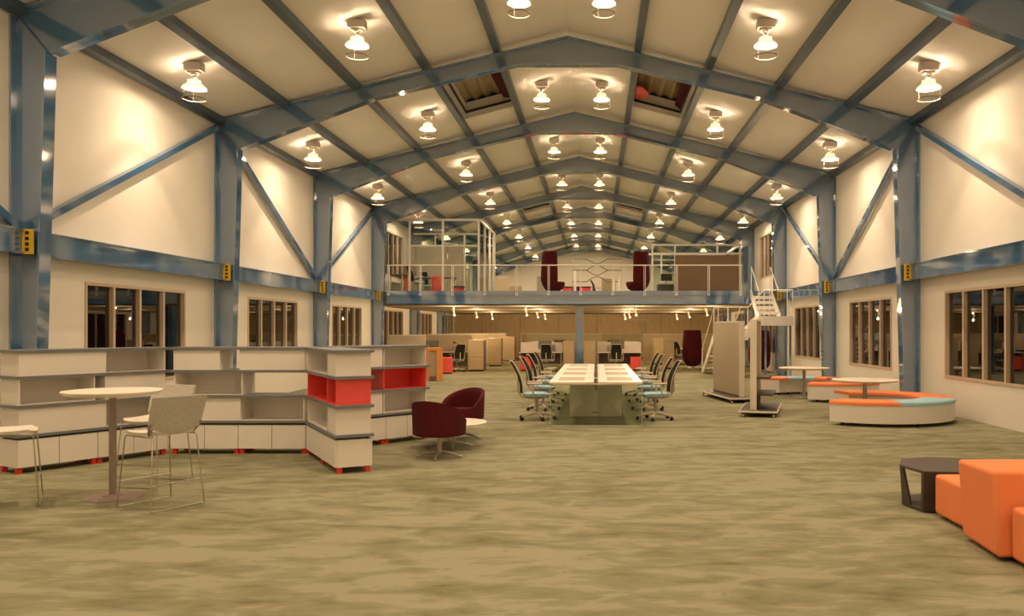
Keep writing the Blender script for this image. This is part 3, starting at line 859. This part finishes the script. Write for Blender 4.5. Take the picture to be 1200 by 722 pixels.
round_table('round white table further back, behind the all orange bench', (5.02+CX, 19.75), .60, .72)

# ------------------------------------------------------------------ orange lounge blocks and faceted table
t = thing('lounge_sofa', 'bright orange upholstered block sofa at the right edge, back towards viewer', 'sofa', (2.84+CX, 5.78, 0))
b = MB(); b.add([(0, .0, .03), (1.7, 0, .03), (1.7, .66, .03), (.04, .66, .03), (-.01, .05, .635), (1.7, .05, .635), (1.7, .62, .635), (-.02, .62, .635)], [(0, 3, 2, 1), (4, 5, 6, 7), (0, 1, 5, 4), (1, 2, 6, 5), (2, 3, 7, 6), (3, 0, 4, 7)])
b.build('back_block', 'orange', t, bevel=.03, seg=3)
MB().box(.14, .665, .03, 1.7, 1.43, .375).build('seat', 'orange', t, bevel=.03, seg=3)
MB().box(.085, -.78, .03, 1.7, -.005, .40).build('seat', 'orange', t, bevel=.03, seg=3)
for x, y in ((.2, .12), (1.6, .12), (.22, 1.32), (1.6, 1.32), (.2, -.66), (1.6, -.66), (.2, .72)):
    MB().lathe([(.025, 0), (.03, .035)], 10, (x, y, 0)).build('foot', 'black', t)

t = thing('side_table', 'dark brown faceted hollow side table beside the orange sofa', 'side table', (3.33+CX, 7.72, 0))
hexp = [(-.475, -.02), (-.40, -.40), (.02, -.46), (.44, -.36), (.46, .30), (-.02, .44), (-.34, .32)]
sh = .86
hb = [(-.455, -.03), (-.395, -.375), (.05, -.40), (.40, -.30), (.40, .26), (0, .38), (-.32, .28)]
tt = MB().prism(hexp, 'z', .352, .378); tt.build('tabletop', 'taupe', t, bevel=.006)
MB().prism(hb, 'z', .006, .028).build('base', 'taupe', t, bevel=.004)
def facet(i, f0, f1, g0, g1):
    """leaning side panel on edge i: from fraction f0..f1 on top, g0..g1 at the bottom"""
    n = len(hexp); A, B = Vector(hexp[i]+(0,)), Vector(hexp[(i+1) % n]+(0,)); C, D = Vector(hb[i]+(0,)), Vector(hb[(i+1) % n]+(0,))
    nr = Vector(((B-A).y, -(B-A).x, 0)).normalized()*-.02
    p = [A.lerp(B, f0)+Vector((0, 0, .375)), A.lerp(B, f1)+Vector((0, 0, .375)), C.lerp(D, g1)+Vector((0, 0, .01)), C.lerp(D, g0)+Vector((0, 0, .01))]
    vs = p+[q+nr for q in p]
    MB().add(vs, [(0, 1, 2, 3), (7, 6, 5, 4), (0, 4, 5, 1), (1, 5, 6, 2), (2, 6, 7, 3), (3, 7, 4, 0)]).build('side_panel', 'taupe', t)
facet(1, 0, 1, 0, 1); facet(2, 0, 1, 0, 1); facet(3, 0, 1, 0, 1); facet(6, .86, 1, .9, 1)
facet(0, 0, .12, 0, .42); facet(0, .9, 1, .9, 1)

# ------------------------------------------------------------------ pod chairs
def pod(label, loc, rz, hgt=1.6, group='high back pod chairs'):
    t = thing('pod_chair', label, 'chair', loc, rz, group)
    def w(u, v):
        a = -PI/2+(u-.5)*R(235)
        z = .10+(hgt-.10)*v
        g = min(1, v/.32); rr = .20+.235*math.sin(g*PI/2)**.8-.065*max(0, (v-.32)/.68)**1.4
        cc = (math.cos((u-.5)*R(235))+1)/2
        sq = 1.0+.12*(1-cc)
        return Vector((rr*math.cos(a)*.95, rr*math.sin(a)*sq*1.0-.0, z)), Vector(((rr-.05)*math.cos(a)*.95, (rr-.05)*math.sin(a)*sq, z))
    MB().shell(w, 36, 20).build('shell', 'maroon', t, smooth=True)
    MB().lathe([(.14, .105), (.27, .18), (.34, .34), (.345, .41), (.32, .45), (0, .46)], 36, (0, .15, 0)).build('seat', 'maroon', t, smooth=True)
    MB().lathe([(.20, 0), (.20, .02), (.05, .05), (.05, .10)], 28, (0, .05, 0)).build('swivel_base', 'frame', t, smooth=True)
    return t
ZD = 3.0
def at(px, y): return (px-698.3)*y/960+CX
p0 = pod('tall maroon pod chair upstairs at left of the wave screen', (at(647, 31.4), 31.4, ZD), facing(1, .05))
dup(p0, (at(748.5, 31.4), 31.4, ZD), facing(-1, .05), 'tall maroon pod chair upstairs at right of the wave screen')
dup(p0, (3.98+CX+.05, 34.3, 0), facing(.5, .8), 'tall maroon pod chair under the mezzanine left of the stair foot')
dup(p0, (6.82, 31.2, 0), facing(.6, .8), 'tall maroon pod chair under the mezzanine behind the stairs, by the right wall')

# ------------------------------------------------------------------ workstations under the mezzanine
def pedestal(label, loc, rz=0, c='red', w=.42, d=.55, hh=.56, group='drawer pedestals'):
    t = thing('drawer_pedestal', label, 'drawer unit', loc, rz, group)
    MB().box(-w/2, -d/2+.02, .05, w/2, d/2, hh).build('carcass', c, t, bevel=.004)
    for j in range(3):
        a = .055+(hh-.06)*j/3
        dr = MB().box(-w/2+.005, -d/2, a, w/2-.005, -d/2+.018, a+(hh-.06)/3-.008).build('drawer', c, t)
        MB().box(-.07, -d/2-.012, a+(hh-.06)/3-.04, .07, -d/2, a+(hh-.06)/3-.03).build('drawer_pull', 'grey', dr)
    MB().box(-w/2+.03, -d/2+.04, 0, w/2-.03, d/2-.03, .05).build('plinth', 'black', t)
    return t
def desk(label, x0, x1, y, d=.8, back=.35, group='desks under the mezzanine', z=0):
    t = thing('desk', label, 'desk', ((x0+x1)/2, y, z), 0, group); h = (x1-x0)/2
    MB().box(-h, 0, .71, h, d, .74).build('desktop', 'desk', t, bevel=.004)
    MB().box(-h+.02, d-.05, .25, h-.02, d-.03, .71).build('modesty_board', 'deskunder', t)
    if back:
        MB().box(-h, d-.028, .742, h, d, .74+back).build('desk_screen', 'desk', t, bevel=.004)
    for s in (-1, 1):
        l = MB(); l.box(s*(h-.06), .05, 0, s*(h-.02), .10, .709); l.box(s*(h-.06), d-.12, 0, s*(h-.02), d-.07, .709); l.box(s*(h-.06), .10, .66, s*(h-.02), d-.12, .709)
        l.build('leg', 'grey', t)
    return t
def cabinet(label, x, y, w, d, hh, rz=0, c='tambour', group='tall storage cabinets', z=0, slats=7):
    t = thing('storage_cabinet', label, 'cabinet', (x, y, z), rz, group)
    MB().box(-w/2, 0, .05, w/2-.0, d, hh).build('carcass', c, t, bevel=.004)
    MB().box(-w/2+.02, .02, 0, w/2-.02, d-.02, .05).build('plinth', 'black', t)
    fr = MB(); n = slats
    for j in range(n):
        a = .07+(hh-.09)*j/n
        MB().box(-w/2+.008, -.015, a, w/2-.008, -.001, a+(hh-.09)/n-.012).build('drawer', c, t)
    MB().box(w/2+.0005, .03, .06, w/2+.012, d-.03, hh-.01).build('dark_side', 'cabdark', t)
    return t
def monitor(label, x, y, z, rz=0, w=.52, hh=.33, group='monitors'):
    t = thing('monitor', label, 'monitor', (x, y, z), rz, group)
    MB().box(-w/2, -.02, .12, w/2, .02, .12+hh).build('screen_housing', 'monitor', t, bevel=.006)
    MB().box(-w/2+.015, -.0225, .135, w/2-.015, -.0205, .105+hh).build('display', 'black', t)
    MB().tube([(0, .03, .01), (0, .04, .25)], .018, 8).build('stand', 'monitor', t)
    MB().box(-.12, -.07, 0, .12, .11, .012).build('stand_foot', 'monitor', t)
    return t
# pair of central desks
desk('grey topped desk under the mezzanine left of the middle column', -3.0+CX, -1.32+CX, 31.9, back=.37)
desk('grey topped desk under the mezzanine right of the middle column', 0.06+CX, 1.80+CX, 31.9, back=.37)
pedestal('red drawer pedestal under the desk left of the middle column', (-2.75+CX, 32.3, 0))
pedestal('red drawer pedestal under the desk right of the middle column', (1.56+CX, 32.3, 0))
cabinet('beige storage cabinet just left of the middle column', -1.06+CX, 32.1, .44, .6, 1.18, slats=1)
cabinet('beige storage cabinet just right of the middle column', -.24+CX, 32.1, .44, .6, 1.18, slats=1)
m0 = monitor('grey monitor on the desk left of the middle column', -2.0+CX, 32.25, .742, PI)
dup(m0, (.86+CX, 32.25, .742), PI, 'grey monitor on the desk right of the middle column')
dup(tc0, (-1.87+CX, 31.35, 0), facing(.05, 1), 'task chair with black back at the desk left of the middle column')
dup(tc0, (.76+CX, 31.35, 0), facing(-.05, 1), 'task chair with black back at the desk right of the middle column')
t = thing('glass_screen', 'clear glass screen standing behind the central desks', 'glass screen', (-.6+CX, 33.1, 0))
MB().box(-2.41, 0, .05, 2.41, .012, 1.45).build('pane', 'cglass', t)
e = MB(); e.box(-2.43, -.005, 0, -2.41, .017, 1.47); e.box(2.41, -.005, 0, 2.43, .017, 1.47); e.box(-2.41, -.005, 1.45, 2.41, .017, 1.47); e.box(-2.41, -.005, 0, 2.41, .017, .05)
e.build('edging', 'panel', t)
# further desks behind the screen
for i, (x0, x1, side) in enumerate(((-2.9, -1.0, 'left'), (.1, 1.9, 'right'))):
    desk('grey desk in the second row behind the glass screen, %s of the column' % side, x0+CX, x1+CX, 35.0, back=.36)
dup(m0, (-1.55+CX, 35.3, .742), PI, 'grey monitor in the second row of desks left of the column')
dup(m0, (.75+CX, 35.3, .742), PI, 'grey monitor in the second row of desks right of the column')
cabinet('beige storage cabinet in the second row left of the column', -.85+CX, 38.0, .9, .5, 1.15, slats=2)

# left side: cabinets in a row, bays between with partitions and desks
cabinet('tall beige drawer cabinet left under the mezzanine, nearest of the row', -4.68+CX, 31.9, .60, .75, 1.22)
cabinet('tall beige drawer cabinet left under the mezzanine, second of the row', -4.45+CX, 36.0, .56, .7, 1.24, slats=1)
cabinet('tall beige drawer cabinet left under the mezzanine, furthest of the row', -4.40+CX, 41.6, .52, .7, 1.26, slats=1)
def partition(label, x0, y0, x1, y1, hh=1.42, z=0, c='panel', group='partition screens'):
    a = Vector((x0, y0, 0)); b = Vector((x1, y1, 0)); L = (b-a).length
    t = thing('partition_screen', label, 'partition', (x0, y0, z), math.atan2(y1-y0, x1-x0), group)
    n = max(1, round(L/1.2))
    for j in range(n):
        MB().box(L*j/n+.006, -.025, .06, L*(j+1)/n-.006, .025, hh-.02).build('panel', c, t, bevel=.004)
    MB().box(0, -.03, hh-.02, L, .03, hh).build('cap_rail', 'frame', t)
    for j in range(n+1):
        MB().box(min(max(L*j/n-.02, 0), L-.04), -.03, 0, min(max(L*j/n+.02, .04), L), .03, .06).build('foot', 'grey', t)
    return t
partition('beige partition screen behind the nearest desk bay at left', -7.7+CX, 33.4, -5.05+CX, 33.4)
partition('beige partition screen behind the second desk bay at left', -7.7+CX, 37.4, -4.9+CX, 37.4)
partition('beige partition screen behind the third desk bay at left', -7.7+CX, 43.0, -4.7+CX, 43.0)
partition('grey partition screen near the left wall beside the orange bookcase', -7.75+CX, 30.6, -6.35+CX, 30.6, c='panelg')
partition('beige partition screen running between the desk rows behind the central cabinets', -3.4+CX, 40.2, .3+CX, 40.2)
desk('grey desk in the nearest bay at left behind the orange bookcase', -7.0+CX, -5.05+CX, 32.4, back=0)
desk('grey desk in the second bay at left', -7.3+CX, -5.1+CX, 36.4, back=0)
pedestal('red drawer pedestal behind the orange bookcase', (-5.50+CX, 30.2, 0), R(12), hh=.6)
dup(tc0, (-5.35+CX, 31.55, 0), facing(-.5, .85), 'task chair at the desk behind the orange bookcase')
t = thing('desk_lamp', 'slim dark desk lamp on the desk in the nearest left bay', 'lamp', (-5.55+CX, 32.8, .74))
MB().lathe([(.08, 0), (.08, .015), (.01, .02)], 16).build('base', 'black', t); MB().tube([(0, 0, .015), (0, 0, .32), (-.10, 0, .38)], .012, 8).build('arm', 'black', t, smooth=True)
MB().lathe([(.025, .05), (.06, -.02)], 14, (-.12, 0, .35)).build('lamp_head', 'black', t)
for i, (x, y, z, lab) in enumerate(((-6.55, 32.75, .742, 'grey monitor near the left wall on the desk in the nearest bay'), (-6.1, 36.8, .742, 'grey monitor on the desk in the second left bay'))):
    dup(m0, (x+CX, y, z), PI if i else R(200), lab)
# orange bookcase
t = thing('bookcase', 'small orange birch bookcase standing behind the shelving units', 'bookcase', (-5.13+CX, 26.05, 0), R(18))
b = MB(); w_, d_, h_ = .46, .42, 1.06
b.box(-w_/2, -d_/2, 0, -w_/2+.04, d_/2, h_); b.box(w_/2-.20, -d_/2-.01, 0, w_/2, d_/2, h_); b.box(-w_/2+.04, -d_/2, h_-.10, w_/2-.20, d_/2, h_); b.box(-w_/2+.04, d_/2-.02, .06, w_/2-.20, d_/2, h_-.10)
b.build('carcass', 'orangew', t, bevel=.003)
MB().box(-w_/2+.04, -d_/2+.06, .15, w_/2-.20, d_/2-.03, h_-.11).build('grey_door', 'panelg', t)
MB().box(-w_/2+.04, -d_/2+.01, 0, w_/2-.20, d_/2-.03, .14).build('plinth', 'monitor', t)

# right side under the mezzanine
cabinet('narrow beige locker at right under the mezzanine, nearer one', 3.02+CX, 33.8, .42, .6, 1.20, slats=1)
cabinet('narrow beige locker at right under the mezzanine, further one', 2.90+CX, 38.0, .46, .6, 1.24, slats=1)
desk('grey desk at right under the mezzanine beside the pod chair', 3.55+CX, 5.0+CX, 38.0, back=0)
dup(tc0, (3.95+CX, 37.6, 0), facing(.8, .6), 'task chair at the desk beside the right pod chair')
partition('beige partition screen behind the right desk', 2.3+CX, 40.0, 6.3+CX, 40.0, hh=1.40)

# ------------------------------------------------------------------ upstairs
# glass meeting room at the left
def room(name, label, x0, x1, y0, y1, zt, fronts, rears, sides, cat='glass room', open_left=True):
    t = thing(name, label, cat, (x0, y0, ZD), 0)
    H = zt-ZD; W = x1-x0; D = y1-y0; q = .035
    fr = MB(); fr.box(0, -q, H-.08, W, q, H); fr.box(0, -q, 0, W, q, .06); fr.box(0, D-q, H-.08, W, D+q, H); fr.box(0, D-q, 0, W, D+q, .06); fr.box(W-q, q, H-.08, W+q, D-q, H); fr.box(W-q, q, 0, W+q, D-q, .06)
    fr.build('rails', 'frame', t)
    for x in fronts: MB().box(x-x0-q, -q-.002, .06, x-x0+q, q+.002, H-.08).build('post', 'frame', t)
    for x in rears: MB().box(x-x0-q, D-q-.002, .06, x-x0+q, D+q+.002, H-.08).build('post', 'frame', t)
    for y in sides: MB().box(W-q-.002, y-y0-q, .06, W+q+.002, y-y0+q, H-.08).build('post', 'frame', t)
    MB().box(.02, -.006, .06, W-.02, .006, H-.08).build('glass_front', 'cglass', t)
    MB().box(.02, D-.006, .06, W-.02, D+.006, H-.08).build('glass_rear', 'cglass', t)
    MB().box(W-.006, .04, .06, W+.006, D-.04, H-.08).build('glass_side', 'cglass', t)
    return t, H, W, D
x0 = -7.2
rm, H, W, D = room('meeting_room', 'white framed glass meeting room upstairs at the left end of the mezzanine', x0, at(562, 30.5), 30.5, 35.05, 5.75,
    [at(480, 30.5), at(519, 30.5), at(561, 30.5)], [at(545, 35.2), at(580, 35.2)], [31.9, 33.4, 34.6])
MB().box(at(482, 35.2)-.7-x0, D-.06, 2.17, W-.04, D-.037, 2.24).build('rear_rail', 'frame', rm)
MB().box(at(511, 35.2)-x0-.03, D-.06, 2.24, at(511, 35.2)-x0+.03, D-.037, H-.08).build('rear_mullion', 'frame', rm)
for a in range(4):
    w_ = (at(544, 35.2)-at(470, 35.2))/4
    MB().box(at(470, 35.2)-x0+w_*a+.01, D-.06, .07, at(470, 35.2)-x0+w_*(a+1)-.01, D-.037, 2.16).build('wall_board', 'panelg', rm)
for a, b in ((31.0, 32.6), (33.0, 34.9)):
    MB().box(W-.05, a-30.5, .07, W-.037, b-30.5, 1.55).build('side_board', 'white', rm)
# contents of that room
r0 = thing('ottoman', '', 'stool', (at(511.5, 31.6), 31.6, ZD), 0, 'red ottomans in the glass room')
MB().lathe([(.17, .0), (.19, .02), (.195, .64), (.18, .67), (0, .675)], 28).build('body', 'red', r0, smooth=True); MB().lathe([(.16, 0), (.16, .004)], 20).build('base_ring', 'black', r0)
r0['label'] = 'taller red round ottoman in the glass meeting room'
t = thing('ottoman', 'low wide red round ottoman with dark top in the glass meeting room', 'stool', (at(537, 32.2), 32.2, ZD), 0, 'red ottomans in the glass room')
MB().lathe([(.22, 0), (.24, .02), (.24, .22), (.23, .25)], 28).build('body', 'red', t, smooth=True); MB().lathe([(.25, .25), (.26, .27), (.25, .34), (0, .35)], 28).build('top_cushion', 'cabdark', t, smooth=True)
t = thing('meeting_table', 'dark topped table in the glass meeting room', 'table', (at(505, 33.2), 33.2, ZD))
MB().box(-.45, -.4, .70, 1.0, .4, .735).build('tabletop', 'cabdark', t, bevel=.006)
for x in (-.38, .9):
    l = MB(); l.box(x-.03, -.35, 0, x+.03, -.29, .70); l.box(x-.03, .29, 0, x+.03, .35, .70); l.box(x-.03, -.29, .64, x+.03, .29, .70); l.build('leg', 'frame', t)
dup(tc0, (at(489.5, 31.9), 31.9, ZD), facing(.6, .5), 'task chair with black back in the glass meeting room by the table')
dup(tc0, (at(497, 34.3), 34.3, ZD), facing(.3, -1), 'task chair behind the table in the glass meeting room')
t = thing('sideboard', 'brown topped desk under the window inside the glass meeting room', 'desk', (-7.0, 32.6, ZD))
MB().box(-.3, -1.3, .70, .27, 1.3, .74).build('desktop', 'cabdark', t); [MB().box(x, y, 0, x+.04, y+.04, .70).build('leg', 'frame', t) for x in (-.28, .17) for y in (-1.25, 1.2)]
MB().box(.23, -1.1, .05, .265, -.5, .69).build('drawer_front', 'red', t)
MB().box(-.28, .9, .741, .2, .95, 1.3).build('desk_screen', 'brown', t)

# middle: screens and low boards behind the railing
partition('beige low screen upstairs right of the glass room, tallest of three', at(581, 34), 34.0, at(598, 34), 34.0, hh=.80, z=ZD)
partition('beige low screen upstairs behind the tall one by the glass room', at(597, 36), 36.0, at(612, 36), 36.0, hh=.55, z=ZD)
partition('grey low screen upstairs left of the left pod chair', at(629, 36), 36.0, at(642, 36), 36.0, hh=.98, z=ZD, c='panelg')
partition('beige low screen upstairs behind the wave screen', at(705, 38), 38.0, at(722, 38), 38.0, hh=1.0, z=ZD)
# wave screen
t = thing('wave_screen', 'open screen of thin wavy dark rails upstairs between the pod chairs', 'screen', (at(699.5, 34), 34.0, ZD))
hw = 1.01
def bump(x, h):
    a = abs(x); 
    if a > .42: return 0
    s = 1-(a/.42)**1.6; return h*s
c1 = lambda x: 1.555-bump(x, .20); c2u = lambda x: 1.08+bump(x, .21); c2d = lambda x: 1.08-bump(x, .20); c3 = lambda x: .61+bump(x, .21)
for f in (c1, c2u, c2d, c3):
    MB().tube([(x, -.012, f(x)) for x in [-hw+2*hw*i/40 for i in range(41)]], .02, 6).build('edge_rail', 'cabdark', t, smooth=True)
for x in (-hw+.0, hw): MB().box(x-.012, -.02, 0, x+.012, .05, 1.56).build('post', 'panel', t)
for x in (-.9, .70, .92): MB().box(x-.05, -.25, 0, x+.05, -.20, 1.05 if x < 0 else .72).build('pillar', 'frame', t)
# desk with red pedestals seen through the wave screen
desk('dark topped desk upstairs seen through the wave screen', at(659, 40), at(693, 40), 39.7, d=.7, back=0, group='desks upstairs', z=ZD)
pedestal('red drawer pedestal upstairs beside the left pod chair', (at(664.5, 39.4), 39.4, ZD), hh=.60)
pedestal('coral red drawer pedestal upstairs left of the task chair behind the wave screen', (at(686, 39.4), 39.4, ZD), w=.5, hh=.60)
dup(tc0, (at(702, 40.3), 40.3, ZD), facing(1, -.3), 'task chair with black back upstairs behind the wave screen')
# right: framed room and dark brown board
rr, H, W, D = room('screened_room', 'white framed glass room upstairs at the right behind the brown board', at(764, 36), at(868, 36), 36.0, 40.5, 5.38,
    [at(764.5, 36), at(791, 36), at(840.5, 36), at(867, 36)], [at(775, 40.5), at(800, 40.5), at(840, 40.5)], [38.2])
MB().box(.02, -.03, 1.94, W-.02, .03, 2.0).build('front_rail', 'frame', rr)
MB().box(.02, -.03, 1.66, at(791, 36)-at(764, 36), .03, 1.70).build('front_rail', 'frame', rr)
t = thing('brown_board', 'large dark brown board standing upstairs behind the right railing', 'board', (at(828.5, 35), 35.0, ZD))
MB().box(-1.34, -.02, .03, 1.34, .02, 1.78).build('panel', 'brown', t, bevel=.005); e = MB(); e.box(-1.36, -.03, 0, -1.34, .03, 1.80); e.box(1.34, -.03, 0, 1.36, .03, 1.80); e.box(-1.34, -.03, 1.78, 1.34, .03, 1.80); e.box(-1.34, -.03, 0, 1.34, .03, .03); e.build('edge_frame', 'cabdark', t)
desk('white desk inside the right glass room upstairs', at(770, 37.6), at(792, 37.6), 37.6, d=.6, back=0, group='desks upstairs', z=ZD)
dup(m0, (at(781, 37.8), 37.8, ZD+.742), 0, 'dark monitor on the desk inside the right glass room upstairs')

# ------------------------------------------------------------------ night outside, camera, exposure
w = bpy.data.worlds.new('night_sky'); SC.world = w; w.use_nodes = True
w.node_tree.nodes['Background'].inputs['Color'].default_value = (.012, .014, .02, 1)
w.node_tree.nodes['Background'].inputs['Strength'].default_value = .15
cam = bpy.data.cameras.new('camera'); co = bpy.data.objects.new('camera', cam); COL.objects.link(co)
cam.sensor_width = 36; cam.lens = 28.8; cam.shift_x = -98.3/1200; cam.shift_y = 24.5/1200
cam.clip_start = .05; cam.clip_end = 200
co.location = (CAMX, 0, 1.65); co.rotation_euler = (PI/2, 0, 0)
SC.camera = co
SC.view_settings.view_transform = 'Standard'; SC.view_settings.look = 'None'; SC.view_settings.gamma = 1
SC.view_settings.use_curve_mapping = False
SC.view_settings.exposure = 0.43
SC.cycles.max_bounces = 10; SC.cycles.diffuse_bounces = 4; SC.cycles.transparent_max_bounces = 16; SC.cycles.glossy_bounces = 4
SC.cycles.use_light_tree = True
SC.cycles.use_denoising = True
SC.cycles.sample_clamp_indirect = 6
